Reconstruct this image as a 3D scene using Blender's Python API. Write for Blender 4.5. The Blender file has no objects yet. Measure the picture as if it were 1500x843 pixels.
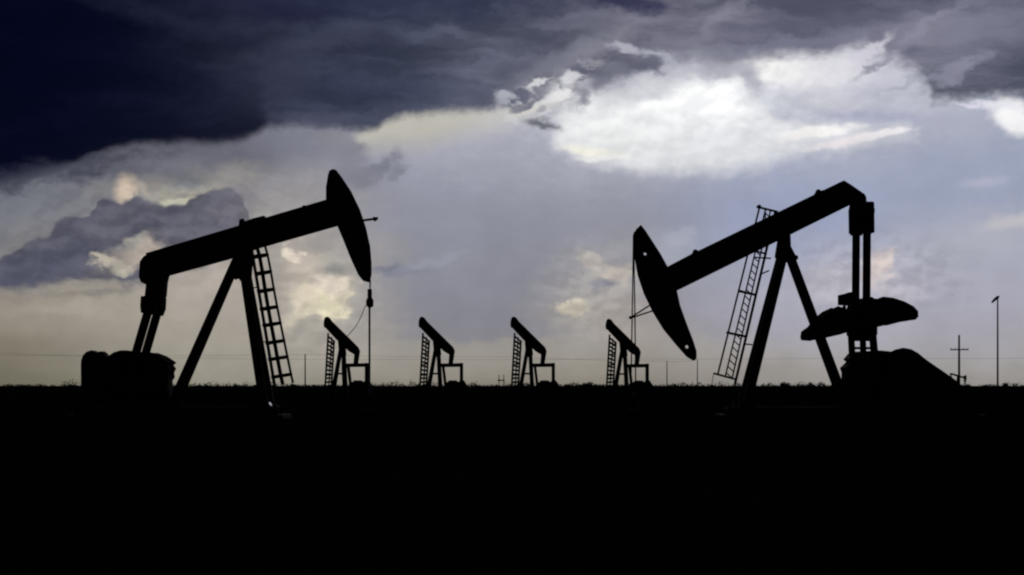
import bpy, bmesh, math, random
from mathutils import Vector, Matrix
random.seed(7)
scene = bpy.context.scene
COL = scene.collection

# ---------------------------------------------------------------- camera
F = 2917.0            # focal length in photo pixels (70 mm on a 36 mm sensor, 1500 px wide)
HORIZON = 565.0       # photo row of the horizon
EYE = 1.6             # camera height above the plain
cam_d = bpy.data.cameras.new('camera')
cam = bpy.data.objects.new('camera', cam_d); COL.objects.link(cam)
cam.location = (0, 0, EYE); cam.rotation_euler = (math.radians(90), 0, 0)
cam_d.lens = 70.0; cam_d.sensor_width = 36.0
cam_d.shift_y = (HORIZON - 421.5) / 1500.0
cam_d.clip_start = 0.1; cam_d.clip_end = 40000
scene.camera = cam
scene.view_settings.view_transform = 'Standard'
scene.view_settings.look = 'None'
scene.view_settings.gamma = 1.0
scene.view_settings.use_curve_mapping = False
EXPOSURE = -1.0
scene.view_settings.exposure = EXPOSURE
scene.render.engine = 'CYCLES'
scene.cycles.filter_width = 2.2
scene.cycles.max_bounces = 4

# ---------------------------------------------------------------- materials
def principled(name, base, dark, rough=0.85, spec=0.05, metallic=0.0, scale=6.0, bump=0.15):
    m = bpy.data.materials.new(name); m.use_nodes = True
    nt = m.node_tree; n = nt.nodes; l = nt.links
    b = n['Principled BSDF']
    tc = n.new('ShaderNodeTexCoord')
    nz = n.new('ShaderNodeTexNoise'); nz.inputs['Scale'].default_value = scale
    nz.inputs['Detail'].default_value = 6
    l.new(tc.outputs['Object'], nz.inputs['Vector'])
    r = n.new('ShaderNodeValToRGB')
    r.color_ramp.elements[0].position = .35; r.color_ramp.elements[0].color = (*dark, 1)
    r.color_ramp.elements[1].position = .68; r.color_ramp.elements[1].color = (*base, 1)
    l.new(nz.outputs['Fac'], r.inputs['Fac'])
    l.new(r.outputs['Color'], b.inputs['Base Color'])
    b.inputs['Roughness'].default_value = rough
    b.inputs['Specular IOR Level'].default_value = spec
    b.inputs['Metallic'].default_value = metallic
    bp = n.new('ShaderNodeBump'); bp.inputs['Strength'].default_value = bump
    l.new(nz.outputs['Fac'], bp.inputs['Height']); l.new(bp.outputs['Normal'], b.inputs['Normal'])
    return m

STEEL = principled('weathered_black_steel', (.030, .029, .028), (.018, .015, .013))
RUST = principled('rusty_dark_steel', (.035, .026, .021), (.017, .012, .010), scale=9)
CABLE = principled('wire_rope', (.05, .05, .05), (.03, .03, .03), scale=30)
ROD = principled('polished_rod_steel', (.16, .16, .16), (.11, .11, .11), rough=.45, spec=.3, metallic=.4, scale=20, bump=.02)
WOOD = principled('creosoted_wood', (.05, .042, .035), (.025, .021, .018), scale=14)
CONCRETE = principled('stained_concrete', (.05, .047, .044), (.022, .021, .02), scale=5)
GALV = principled('galvanised_steel', (.75, .76, .78), (.6, .61, .63), rough=.22, spec=.5, metallic=1.0, scale=12, bump=.05)
LEAF = principled('dry_scrub_leaves', (.045, .05, .03), (.02, .024, .014), scale=2)
BARK = principled('scrub_bark', (.04, .033, .027), (.02, .017, .014), scale=12)
GRASS = principled('dark_dry_grass', (.045, .043, .026), (.018, .018, .011), spec=0.0, rough=1.0, scale=1.5)

m = bpy.data.materials.new('dark_soil'); m.use_nodes = True
nt = m.node_tree; n = nt.nodes; l = nt.links
for x in list(n): n.remove(x)
out = n.new('ShaderNodeOutputMaterial'); df = n.new('ShaderNodeBsdfDiffuse'); df.inputs['Roughness'].default_value = 1
tc = n.new('ShaderNodeTexCoord')
na = n.new('ShaderNodeTexNoise'); na.inputs['Scale'].default_value = .05; na.inputs['Detail'].default_value = 8
nb = n.new('ShaderNodeTexNoise'); nb.inputs['Scale'].default_value = 2.2; nb.inputs['Detail'].default_value = 8
l.new(tc.outputs['Object'], na.inputs['Vector']); l.new(tc.outputs['Object'], nb.inputs['Vector'])
mx = n.new('ShaderNodeMath'); mx.operation = 'MULTIPLY'
l.new(na.outputs['Fac'], mx.inputs[0]); l.new(nb.outputs['Fac'], mx.inputs[1])
r = n.new('ShaderNodeValToRGB')
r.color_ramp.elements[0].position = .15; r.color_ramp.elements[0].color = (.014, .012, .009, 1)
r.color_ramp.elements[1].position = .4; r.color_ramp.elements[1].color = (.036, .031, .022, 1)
l.new(mx.outputs[0], r.inputs['Fac']); l.new(r.outputs['Color'], df.inputs['Color'])
bp = n.new('ShaderNodeBump'); bp.inputs['Strength'].default_value = .3
l.new(nb.outputs['Fac'], bp.inputs['Height']); l.new(bp.outputs['Normal'], df.inputs['Normal'])
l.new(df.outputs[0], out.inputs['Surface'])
SOIL = m

# ---------------------------------------------------------------- object helpers
def thing(name, label, cat, loc, group=None, rz=0):
    o = bpy.data.objects.new(name, None); COL.objects.link(o)
    o.empty_display_size = .5
    o.location = loc; o.rotation_euler = (0, 0, rz)
    o['label'] = label; o['category'] = cat
    if group: o['group'] = group
    return o
def part(name, bm, mat, parent=None, bevel=0.0, smooth=False):
    bmesh.ops.recalc_face_normals(bm, faces=bm.faces[:])
    me = bpy.data.meshes.new(name); bm.to_mesh(me); bm.free()
    if smooth:
        for p in me.polygons: p.use_smooth = True
    me.materials.append(mat)
    o = bpy.data.objects.new(name, me); COL.objects.link(o)
    if parent: o.parent = parent
    if bevel:
        b = o.modifiers.new('bevel', 'BEVEL'); b.width = bevel; b.segments = 2; b.limit_method = 'ANGLE'
    return o
def copy_tree(o, parent=None):
    c = o.copy(); COL.objects.link(c); c.parent = parent
    for ch in list(o.children): copy_tree(ch, c)
    return c
def new(): return bmesh.new()
def prism(bm, pts, y0, y1, holes=()):
    """outline in the x-z plane extruded from y0 to y1; holes are (x, z, radius)"""
    loops = [list(pts)] + [[(hx + hr*math.cos(a*math.pi/6), hz + hr*math.sin(a*math.pi/6)) for a in range(12)] for hx, hz, hr in holes]
    edges = []; rings = []
    for lp in loops:
        vs = [bm.verts.new((x, y0, z)) for x, z in lp]
        rings.append(vs)
        edges += [bm.edges.new((vs[i], vs[(i+1) % len(vs)])) for i in range(len(vs))]
    if holes:
        fs = [g for g in bmesh.ops.triangle_fill(bm, edges=edges, use_beauty=True)['geom'] if isinstance(g, bmesh.types.BMFace)]
        keep = []
        for f in fs:
            c = f.calc_center_median()
            if any((c.x-hx)**2 + (c.z-hz)**2 < (hr*.96)**2 for hx, hz, hr in holes): bm.faces.remove(f)
            else: keep.append(f)
        fs = keep
    else:
        fs = [bm.faces.new(rings[0])]
    ret = bmesh.ops.extrude_face_region(bm, geom=fs)['geom']
    bmesh.ops.translate(bm, verts=[g for g in ret if isinstance(g, bmesh.types.BMVert)], vec=(0, y1-y0, 0))
def box(bm, x0, x1, y0, y1, z0, z1):
    vs = [bm.verts.new((x, y, z)) for z in (z0, z1) for x, y in ((x0, y0), (x1, y0), (x1, y1), (x0, y1))]
    for f in ((0,1,2,3), (4,5,6,7), (0,1,5,4), (1,2,6,5), (2,3,7,6), (3,0,4,7)): bm.faces.new([vs[i] for i in f])
def bar(bm, a, b, w, d=None, n=4, w2=None, roll=0.0):
    """straight member a->b: n=4 rectangular (w in the x-z plane, d across), else round of diameter w (w2 at b)"""
    a, b = Vector(a), Vector(b); d = w if d is None else d; w2 = w if w2 is None else w2
    t = (b-a).normalized()
    side = Vector((0, 1, 0)) if abs(t.y) < .95 else Vector((1, 0, 0))
    u = t.cross(side).normalized(); v = t.cross(u).normalized()
    rings = []
    for p, s in ((a, 1.0), (b, w2/w)):
        ring = []
        for k in range(n):
            if n == 4:
                cu, cv = ((1,1), (-1,1), (-1,-1), (1,-1))[k]
                q = p + u*cu*w*.5*s + v*cv*d*.5*s
            else:
                q = p + (u*math.cos(2*math.pi*k/n) + v*math.sin(2*math.pi*k/n))*w*.5*s
            ring.append(bm.verts.new(q))
        rings.append(ring)
    bm.faces.new(rings[0]); bm.faces.new(rings[1])
    for k in range(n): bm.faces.new((rings[0][k], rings[0][(k+1) % n], rings[1][(k+1) % n], rings[1][k]))
def path(bm, pts, w, n=6):
    """continuous tube through points"""
    pts = [Vector(p) for p in pts]; prev = None
    for i, p in enumerate(pts):
        t = (pts[min(i+1, len(pts)-1)] - pts[max(i-1, 0)]).normalized()
        side = Vector((0, 1, 0)) if abs(t.y) < .9 else Vector((0, 0, 1))
        u = t.cross(side).normalized(); v = t.cross(u).normalized()
        ring = [bm.verts.new(p + (u*math.cos(2*math.pi*k/n) + v*math.sin(2*math.pi*k/n))*w*.5) for k in range(n)]
        if prev:
            for k in range(n): bm.faces.new((prev[k], prev[(k+1) % n], ring[(k+1) % n], ring[k]))
        else: bm.faces.new(ring)
        prev = ring
    bm.faces.new(prev)
def disc(bm, c, r, y0, y1, n=24):
    prism(bm, [(c[0]+r*math.cos(2*math.pi*k/n), c[1]+r*math.sin(2*math.pi*k/n)) for k in range(n)], y0, y1)
def cyl(bm, p, r, h, n=14, r2=None):
    bar(bm, p, (p[0], p[1], p[2]+h), 2*r, n=n, w2=2*(r if r2 is None else r2))

# ---------------------------------------------------------------- ground
bm = new()
rings = []
radii = [0] + [4*1.28**k for k in range(32)]
SEG = 72
for i, rr in enumerate(radii):
    if rr > 9500: rr = 9500
    ring = []
    for k in range(SEG if i else 1):
        a = 2*math.pi*k/SEG
        x, y = rr*math.sin(a), 60 + rr*math.cos(a)
        z = -.02 + .04*math.sin(x*.21+1)*math.cos(y*.17) if rr < 900 else 0
        ring.append(bm.verts.new((x, y, min(z, 0))))
    rings.append(ring)
for k in range(SEG): bm.faces.new((rings[0][0], rings[1][k], rings[1][(k+1) % SEG]))
for i in range(1, len(rings)-1):
    for k in range(SEG): bm.faces.new((rings[i][k], rings[i+1][k], rings[i+1][(k+1) % SEG], rings[i][(k+1) % SEG]))
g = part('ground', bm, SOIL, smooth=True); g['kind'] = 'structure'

# ---------------------------------------------------------------- big pumpjacks
def frame(px0, scale, base):
    """pixel -> local metres on a machine's own vertical plane"""
    return lambda px, py: ((px-px0)/scale, (base-py)/scale)
Y_BIG, S_BIG = 97.2, 30.0
BASE = HORIZON + EYE*S_BIG      # 613: where a machine of that distance meets the ground
def P3(q, y): return (q[0], y, q[1])

def foundation(root, P, xa, xb, y0=-1.5, y1=1.5):
    bm = new(); x0, x1 = P(xa, 0)[0], P(xb, 0)[0]
    for yy in (y0+.2, y1-.2):
        box(bm, x0, x1, yy-.17, yy+.17, .50, .55); box(bm, x0, x1, yy-.17, yy+.17, .20, .25)
        box(bm, x0, x1, yy-.03, yy+.03, .25, .50)
    k = x0
    while k < x1:
        box(bm, k, k+.16, y0+.37, y1-.37, .24, .48); k += 1.5
    part('skid', bm, STEEL, root)
    bm = new(); box(bm, x0-.3, x1+.3, y0-.3, y1+.3, -.15, .197)
    part('concrete_pad', bm, CONCRETE, root, bevel=.02)

# ---- left machine, horse head towards the right
px0 = 372
L = frame(px0, S_BIG, BASE)
left = thing('pumpjack', 'big black oil pumpjack on the left with its horse head raised to the right', 'pumpjack',
             ((px0-750)/S_BIG, Y_BIG, 0), 'two large pumpjacks in front')
foundation(left, L, 118, 412)
bm = new()
prism(bm, [L(*p) for p in [(212,376.5),(222,370),(478,294.5),(494,291),(500,330),(494,331),(378,364),(335,380),(247,404),(238,398),(222,392)]], -.30, .30)
for yy in (-.34, .34):
    for a, b in (((216,373.5),(494,291)), ((246,401),(494,327.5))):
        bar(bm, P3(L(*a), yy), P3(L(*b), yy), .11, .14)
beam = part('walking_beam', bm, STEEL, left, bevel=.015)
bm = new(); prism(bm, [L(*p) for p in [(351,331),(352,323),(357,321),(358,326),(372,321),(388,317),(389,322),(358,333)]], -.36, .36)
part('saddle_clamp', bm, STEEL, beam)
bm = new(); prism(bm, [L(*p) for p in [(442,308),(443,302),(447,301),(449,306)]], -.08, .08)
part('lifting_lug', bm, STEEL, beam)
bm = new()
prism(bm, [L(*p) for p in [(483,251),(488,248.5),(493,250),(500,259),(514,280),(527,307),(536,334),(542,361),(544,385),(544,403),(541,414),(532,412),(525,403),(514,379),(502,349),(493,328),(478,294),(478,275),(481,257)]], -.24, .24)
head = part('horse_head', bm, STEEL, left, bevel=.03)
bm = new()
bar(bm, P3(L(530,323.5), 0), P3(L(549,321), 0), .11, .11)
prism(bm, [L(*p) for p in [(546,318.5),(554,318.5),(553,322.5),(548,325)]], -.10, .10)
part('wireline_guide', bm, STEEL, head)
bm = new()
prism(bm, [L(*p) for p in [(212,376.5),(206.5,384),(205,406),(208,414),(216,418),(244,416),(247.5,402),(240,390),(225,380)]], -.34, .34)
part('tail_bearing', bm, STEEL, left, bevel=.02)
bm = new()
prism(bm, [L(*p) for p in [(216,414),(245,408),(243,432),(238,452),(216,452),(214,432)]], -.36, .36)
bar(bm, P3(L(226.5,441), -1.5), P3(L(226.5,441), 1.5), .62, .62, n=10)
part('equalizer', bm, STEEL, left, bevel=.02)
for s in (-1, 1):
    bm = new()
    bar(bm, P3(L(225.5,452), s*1.25), P3(L(198.5,545), s*1.25), .40, .18)
    prism(bm, [L(*p) for p in [(214,436),(237,436),(236,452),(232,462),(214,460),(213,450)]], s*1.25-.14, s*1.25+.14)
    part('pitman_arm', bm, STEEL, left, bevel=.015)
# samson post: two front legs, two rear legs
for s in (-1, 1):
    bm = new(); bar(bm, P3(L(357,384), s*.30), P3(L(392,598), s*1.25), .42, .42)
    bar(bm, P3(L(391,597), s*1.25), P3(L(394,613-8), s*1.25), .75, .75)
    part('post_leg', bm, STEEL, left)
    bm = new(); bar(bm, P3(L(346,384), s*.25), P3(L(249,605), s*.62), .36, .34)
    part('rear_leg', bm, STEEL, left)
bm = new()
prism(bm, [L(*p) for p in [(339,386),(345,374),(347,362),(370,362),(369,386),(367,412),(355,414),(349,407),(344,410),(338,398)]], -.42, .42)
prism(bm, [L(*p) for p in [(336,392),(339,386),(344,386),(344,392)]], -.2, .2)
part('center_bearing', bm, STEEL, left, bevel=.02)
for py in (440, 480, 520, 560):
    xx = 357 + (py-384)*35/214; w = .30 + (py-384)/214*.95
    bm = new(); bar(bm, P3(L(xx, py), -w), P3(L(xx, py), w), .14, .14)
    part('post_brace', bm, STEEL, left)
# caged ladder leaning along the post
def along(a, b, t): return (a[0]+(b[0]-a[0])*t, a[1]+(b[1]-a[1])*t)
LY = .55
bm = new()
A, B = (365.5, 358), (402.5, 578)
for s in (-.26, .26): bar(bm, P3(L(*A), LY+s), P3(L(*B), LY+s), .09, .09)
for k in range(25):
    q = along(A, B, (k+.5)/25); bar(bm, P3(L(*q), LY-.26), P3(L(*q), LY+.26), .035, n=6)
for py in (420, 500, 560):
    q = along(A, B, (py-358)/220); bar(bm, P3(L(*q), LY), P3(L(q[0]-9, q[1]+2), LY-.1), .05, .05)
lad = part('ladder', bm, STEEL, left)
bm = new()
hoops = [(375.5,375),(379.5,400),(383,426),(387,452),(391,476),(395.5,502),(399.5,526),(404,552)]
top_r, bot_r = 22, 28
rings = []
for i, (hx, hy) in enumerate(hoops):
    dep = (top_r + (bot_r-top_r)*i/7)/S_BIG
    x0, z0 = L(hx-7.5, hy+1.0)
    pts = []
    for k in range(9):
        a = math.pi*k/8
        e = math.sin(a)**.8 if k not in (0, 8) else 0.0
        pts.append((x0 + dep*e, LY - .34*math.cos(a), z0 + dep*e*.16))
    path(bm, pts, .165, n=6); rings.append(pts)
e0 = [(p[0]-.16, p[1], p[2]+.55) for p in rings[0]]; e1 = [(p[0]+.10, p[1], p[2]-.42) for p in rings[-1]]
for k in (1, 4, 7):
    path(bm, [e0[k]] + [r_[k] for r_ in rings] + [e1[k]], .12, n=6)
part('safety_cage', bm, STEEL, lad)
# bridle, carrier and polished rod
bm = new()
for s in (-.09, .09):
    path(bm, [P3(L(541.5,398), s*2.4), P3(L(542.3,414), s*2), P3(L(541.8,430), s), P3(L(541.8,440), s)], .05)
brid = part('bridle', bm, CABLE, left)
bm = new()
box(bm, *[v for v in (L(538.6,0)[0], L(544.6,0)[0])], -.16, .16, L(0,437)[1], L(0,424)[1])
prism(bm, [L(*p) for p in [(536.8,448),(536.6,441),(538.5,437),(545.5,437),(547,441),(546.5,449),(543,451),(539.5,451)]], -.22, .22)
part('carrier_bar', bm, STEEL, left, bevel=.02)
bm = new(); cyl(bm, P3(L(541.3,588), 0), .05, (588-450)/S_BIG, n=12)
part('polished_rod', bm, ROD, left, smooth=False)
bm = new()
path(bm, [P3(L(*p), -.1) for p in [(537,447),(534,452),(530.5,461),(526,471),(521,479),(515,486.5),(509,493),(503.5,503),(501,520),(501,545),(503,575),(506,612)]], .035)
part('signal_cable', bm, CABLE, left)
# gear reducer, cranks, motor, guards
bm = new()
prism(bm, [L(*p) for p in [(166,605-8),(166,552),(178,544),(238,544),(249,552),(252,597)]], -.62, .62)
for px in (180, 205, 230): disc(bm, L(px, 552), .25, -.70, .70, n=16)
part('gear_reducer', bm, STEEL, left, bevel=.03)
for s in (-1, 1):
    bm = new()
    prism(bm, [L(*p) for p in [(160,566),(159,530),(164,522.5),(172,517),(182,514),(192,514),(212,516.5),(227,517),(240,522),(250,528.5),(254,531.5),(249.5,535),(253.5,540),(250.5,546),(251.5,553),(248,558),(249,572),(200,580)]], s*.86-.13, s*.86+.13)
    cw = part('counterweight', bm, RUST, left, bevel=.03)
    for q in ((178,535),(200,540),(232,538)):
        bm = new(); disc(bm, L(*q), .09, s*.86-.17, s*.86+.17, n=8); part('bolt', bm, STEEL, cw)
bm = new(); disc(bm, L(204,555), .17, -1.05, 1.05, n=16); part('crankshaft', bm, STEEL, left)
bm = new()
prism(bm, [L(*p) for p in [(121.5,592),(121,536),(121.5,528),(124,521),(129,516),(136,513.5),(140,514.5),(143,518),(147,515.5),(152,515),(156,518.5),(159,524),(161,546),(162,592)]], -.42, .42)
for py in (530, 545, 560, 575):
    bar(bm, P3(L(123,py), -.44), P3(L(160,py), -.44), .05, .05)
mot = part('engine', bm, STEEL, left, bevel=.04)
bm = new(); prism(bm, [L(*p) for p in [(140,578),(140,546),(150,538),(200,530),(214,536),(218,566),(205,580)]], 1.08, 1.28)
part('belt_guard', bm, STEEL, left, bevel=.03)
bm = new()  # added plate, tilted to mirror the bright cloud as a glint
nrm = Vector((.82, -.03, .57)).normalized(); av = Vector((-.12, .993, -.01)); av = (av - nrm*av.dot(nrm)).normalized(); bv = nrm.cross(av)
cc = Vector(P3(L(402.5, 591.5), -1.72)); vs = []
for k in (0, -.02):
    for i, j in ((-1,-1), (1,-1), (1,1), (-1,1)): vs.append(bm.verts.new(cc + av*.30*i + bv*.085*j + nrm*k))
for f in ((0,1,2,3), (4,5,6,7), (0,1,5,4), (1,2,6,5), (2,3,7,6), (3,0,4,7)): bm.faces.new([vs[i] for i in f])
bar(bm, P3(L(394,592), -1.30), cc - nrm*.03, .05, .05)
st = part('glint_plate', bm, GALV, left)
st['label'] = 'small shiny galvanised plate added low on the post leg for a glint'

# ---- right machine, horse head towards the left
px0 = 1150
R = frame(px0, S_BIG, BASE)
right = thing('pumpjack', 'big black oil pumpjack on the right with its horse head dipped to the left', 'pumpjack',
              ((px0-750)/S_BIG, Y_BIG, 0), 'two large pumpjacks in front')
foundation(right, R, 1062, 1425)
bm = new()
prism(bm, [R(*p) for p in [(972,394),(1010,374),(1230,267.5),(1235,265.5),(1244,271),(1265,285.5),(1267.5,290),(1268,300),(1248,299),(1140,353),(996,424),(985,428)]], -.30, .30)
for yy in (-.34, .34):
    for a, b in (((985,389),(1231,269.5)), ((992,424),(1245,299))):
        bar(bm, P3(R(*a), yy), P3(R(*b), yy), .11, .14)
beam = part('walking_beam', bm, STEEL, right, bevel=.015)
for qx, qy in ((1018.5, 371), (1198.5, 283)):
    bm = new(); disc(bm, R(qx, qy-1.5), .13, -.06, .06, n=12)
    prism(bm, [R(*p) for p in [(qx-6,qy+5),(qx-5,qy),(qx+6,qy-4),(qx+7,qy)]], -.12, .12)
    part('lifting_lug', bm, STEEL, beam)
bm = new()
h1, h2 = R(944.8,372.5), R(1006,508.5)
prism(bm, [R(*p) for p in [(927.5,344),(932,336),(938.5,330),(945,338),(956,355),(967,372),(978,392),(991,425),(996,448),(1006,476),(1015,499),(1020,515),(1020,526),(1016,529),(1006,523),(990,505),(972,483),(956,457),(943,430),(934,403),(929,374)]], -.17, .17,
      holes=[(h1[0], h1[1], .075), (h2[0], h2[1], .085)])
head = part('horse_head', bm, STEEL, right, bevel=.02)
bm = new()
for (a, b) in (((952,447.5),(923,466)), ((958,455),(923,466.5))):
    bar(bm, P3(R(*a), 0), P3(R(*b), 0), .075, .075)
disc(bm, R(923.5,465.5), .08, -.12, .12, n=10)
part('wireline_guide', bm, STEEL, head)
bm = new()
path(bm, [P3(R(*p), -.14) for p in [(929.5,340),(927.5,346),(926.8,400),(925.8,460),(924.8,520),(924,563)]], .065)
path(bm, [P3(R(*p), .14) for p in [(931,340),(928.6,352),(929.3,400),(930.2,460),(930.9,520),(931.4,563)]], .065)
part('bridle', bm, CABLE, right)
bm = new(); box(bm, R(921.5,0)[0], R(934,0)[0], -.24, .24, R(0,572)[1], R(0,562)[1])
part('carrier_bar', bm, STEEL, right, bevel=.02)
bm = new(); cyl(bm, P3(R(928,592), 0), .05, (592-572)/S_BIG, n=12); part('polished_rod', bm, ROD, right)
bm = new()
bar(bm, P3(R(1262,314), -1.95), P3(R(1262,314), 1.95), .62, .62, n=10)
prism(bm, [R(*p) for p in [(1247,298),(1278,298),(1278.5,342),(1245.5,342),(1245,308)]], -.5, .5)
part('equalizer', bm, STEEL, right, bevel=.02)
for s in (-1, 1):
    bm = new()
    bar(bm, P3(R(1262,312), s*1.50), P3(R(1261,452), s*1.50), .36, .2)
    prism(bm, [R(*p) for p in [(1253,300),(1270.5,300),(1270.5,342),(1253.5,342)]], s*1.50-.13, s*1.50+.13)
    pit = part('pitman_arm', bm, STEEL, right, bevel=.015)
    bm = new()
    disc(bm, R(1261,452), .36, s*1.50-.17, s*1.50+.17, n=20)
    part('wrist_pin_bearing', bm, STEEL, pit)
for s in (-1, 1):
    bm = new(); bar(bm, P3(R(1148,366), s*.28), P3(R(1090,592), s*1.05), .42, .42)
    bar(bm, P3(R(1090.5,590), s*1.05), P3(R(1086.5,605), s*1.05), .75, .75)
    part('post_leg', bm, STEEL, right)
    bm = new(); bar(bm, P3(R(1154,368), s*.22), P3(R(1241.5,604), s*.50), .36, .34)
    part('rear_leg', bm, STEEL, right)
bm = new()
prism(bm, [R(*p) for p in [(1140,352),(1156,338),(1157,362),(1166,379),(1158,386),(1149,382),(1142,386),(1136,376)]], -.42, .42)
prism(bm, [R(*p) for p in [(1162,379),(1163,374),(1168,375),(1168.5,380),(1164,383)]], -.2, .2)
part('center_bearing', bm, STEEL, right, bevel=.02)
for py in (420, 470, 520, 560):
    t = (py-366)/226; xx = 1148-58*t; w = .28+.77*t
    bm = new(); bar(bm, P3(R(xx, py), -w), P3(R(xx, py), w), .14, .14)
    part('post_brace', bm, STEEL, right)
bm = new(); prism(bm, [R(*p) for p in [(1121,469),(1127,468.5),(1127,473),(1121,473)]], -.62, .62)
part('post_bracket', bm, STEEL, right)
# caged ladder
RY = .80
bm = new()
A1, B1 = (1125, 305), (1065.5, 552); A2, B2 = (1131, 307), (1074.5, 554)
bar(bm, P3(R(*A1), RY+.20), P3(R(*B1), RY+.20), .07, .08); bar(bm, P3(R(*A2), RY-.20), P3(R(*B2), RY-.20), .07, .08)
for k in range(26):
    t = (k+.7)/26
    a = along(A1, B1, t-.012); b = along(A2, B2, t+.012)
    bar(bm, P3(R(*a), RY+.20), P3(R(*b), RY-.20), .06, n=6)
for (a, b) in (((1108,376),(1131,378)), ((1119,400),(1128,396)), ((1095,504),(1103,505))):
    bar(bm, P3(R(*a), RY-.1), P3(R(*b), .45), .07, .07)
lad = part('ladder', bm, STEEL, right)
bm = new()
bar(bm, P3(R(1137.5,310), RY-.3), P3(R(1078,564), RY-.3), .12, .10)       # inner rail
bar(bm, P3(R(1116.5,301), RY+.25), P3(R(1054.5,549), RY+.25), .085, .08)   # outer rail
for (a, b, w) in (((1085.5,425),(1108,431.5),.12), ((1068,486.5),(1096,493.5),.12), ((1048.5,547),(1079.5,556),.10), ((1104,365),(1124,371),.09)):
    bar(bm, P3(R(*a), RY+.28), P3(R(*b), RY-.32), w, w*.8)
    bar(bm, P3(R(*a), RY-.2), P3(R(*b), RY-.32), w*.6, w*.6)
bar(bm, P3(R(1112.5,300.5), RY+.25), P3(R(1141,309.5), RY-.3), .10, .10)
bar(bm, P3(R(1140,308), RY-.3), P3(R(1139.5,326), RY-.3), .09, .09)
bar(bm, P3(R(1124,304), RY), P3(R(1124,322), RY), .06, .06)
disc(bm, R(1115.5,300.5), .10, RY+.1, RY+.3, n=10)
bar(bm, P3(R(1048.5,547), RY+.28), P3(R(1045.5,566), RY+.28), .03, .03)
part('safety_cage', bm, STEEL, lad)
# cranks and counterweights
for s in (-1, 1):
    yc = s*1.02
    bm = new()
    prism(bm, [R(*p) for p in [(1178,491),(1192,480),(1232,458),(1262,448),(1300,447),(1334,458),(1335,465),(1296,470),(1262,484),(1228,489),(1190,496)]], yc-.12, yc+.12)
    cr = part('crank', bm, STEEL, right, bevel=.02)
    ho = [R(1316.5,454.5)+(.075,), R(1301,451)+(.05,)] 
    bm = new()
    prism(bm, [R(*p) for p in [(1282,438.5),(1289,436),(1303,437.5),(1320,443),(1333,450),(1339.5,457),(1340,465),(1336,469.5),(1315,472.5),(1294,478),(1282,477)]], yc+.125, yc+.40, holes=ho)
    part('counterweight', bm, RUST, cr, bevel=.02)
    bm = new()
    prism(bm, [R(*p) for p in [(1178,493),(1179.5,485),(1189,478),(1199,465),(1211,455.5),(1224,449.5),(1229,452),(1234,447),(1238,470),(1236,488),(1227,491),(1192,499),(1179.5,498)]], yc+.125, yc+.40)
    part('counterweight', bm, RUST, cr, bevel=.02)
    bm = new()
    prism(bm, [R(*p) for p in [(1233,446),(1233,431.5),(1238,430),(1247,429),(1249,447)]], yc-.1, yc+.2)
    part('crank_clamp', bm, STEEL, cr)
bm = new()
prism(bm, [R(*p) for p in [(1243.5,492),(1243.5,452),(1248,440),(1273,436),(1279,440),(1281.5,452),(1281,492)]], -.78, .78)
gear = part('gear_reducer', bm, STEEL, right, bevel=.03)
bm = new(); disc(bm, R(1262,466), .20, -1.30, 1.30, n=16); part('crankshaft', bm, STEEL, gear)
bm = new()
for a, b, w in (((1246.5,490),(1248,520),.24), ((1263.5,490),(1264.5,520),.22), ((1278,490),(1281,520),.28)):
    bar(bm, P3(R(*a), 0), P3(R(*b), 0), w, .55)
prism(bm, [R(*p) for p in [(1243.5,500),(1243.5,486),(1282,486),(1283,500)]], -.3, .3)
box(bm, R(1244,0)[0], R(1284,0)[0], -.29, .29, R(0,512.0)[1], R(0,508.6)[1])
part('gearbox_stand', bm, STEEL, right)
bm = new()
prism(bm, [R(*p) for p in [(1236,604),(1237,546),(1234.5,539),(1239,535),(1244,530),(1239.5,527),(1245,520),(1249,516),(1284,514),(1304,516),(1318,520),(1330,604)]], -.95, .95)
part('gearbox_pedestal', bm, STEEL, right, bevel=.03)
bm = new()
prism(bm, [R(p[0]-8, p[1]) for p in [(1296,600),(1296,524),(1304,517),(1312,513),(1323,510.5),(1334,512.5),(1344,518),(1353,525.5),(1362,532),(1394,554),(1409,566),(1418,580),(1416,598),(1400,604)]], -1.45, -1.2)
part('belt_guard', bm, STEEL, right, bevel=.03)
bm = new()
bar(bm, P3(R(1400,580), -1.15), P3(R(1400,580), .1), 1.0, 1.0, n=16)
box(bm, R(1384,0)[0], R(1416,0)[0], -.95, -.1, .56, .75)
for k in range(10):
    a = 2*math.pi*k/10
    x, z = R(1400,580); bar(bm, (x+.5*math.cos(a), -1.1, z+.5*math.sin(a)), (x+.5*math.cos(a), 0, z+.5*math.sin(a)), .05, .05)
part('motor', bm, STEEL, right)

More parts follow.
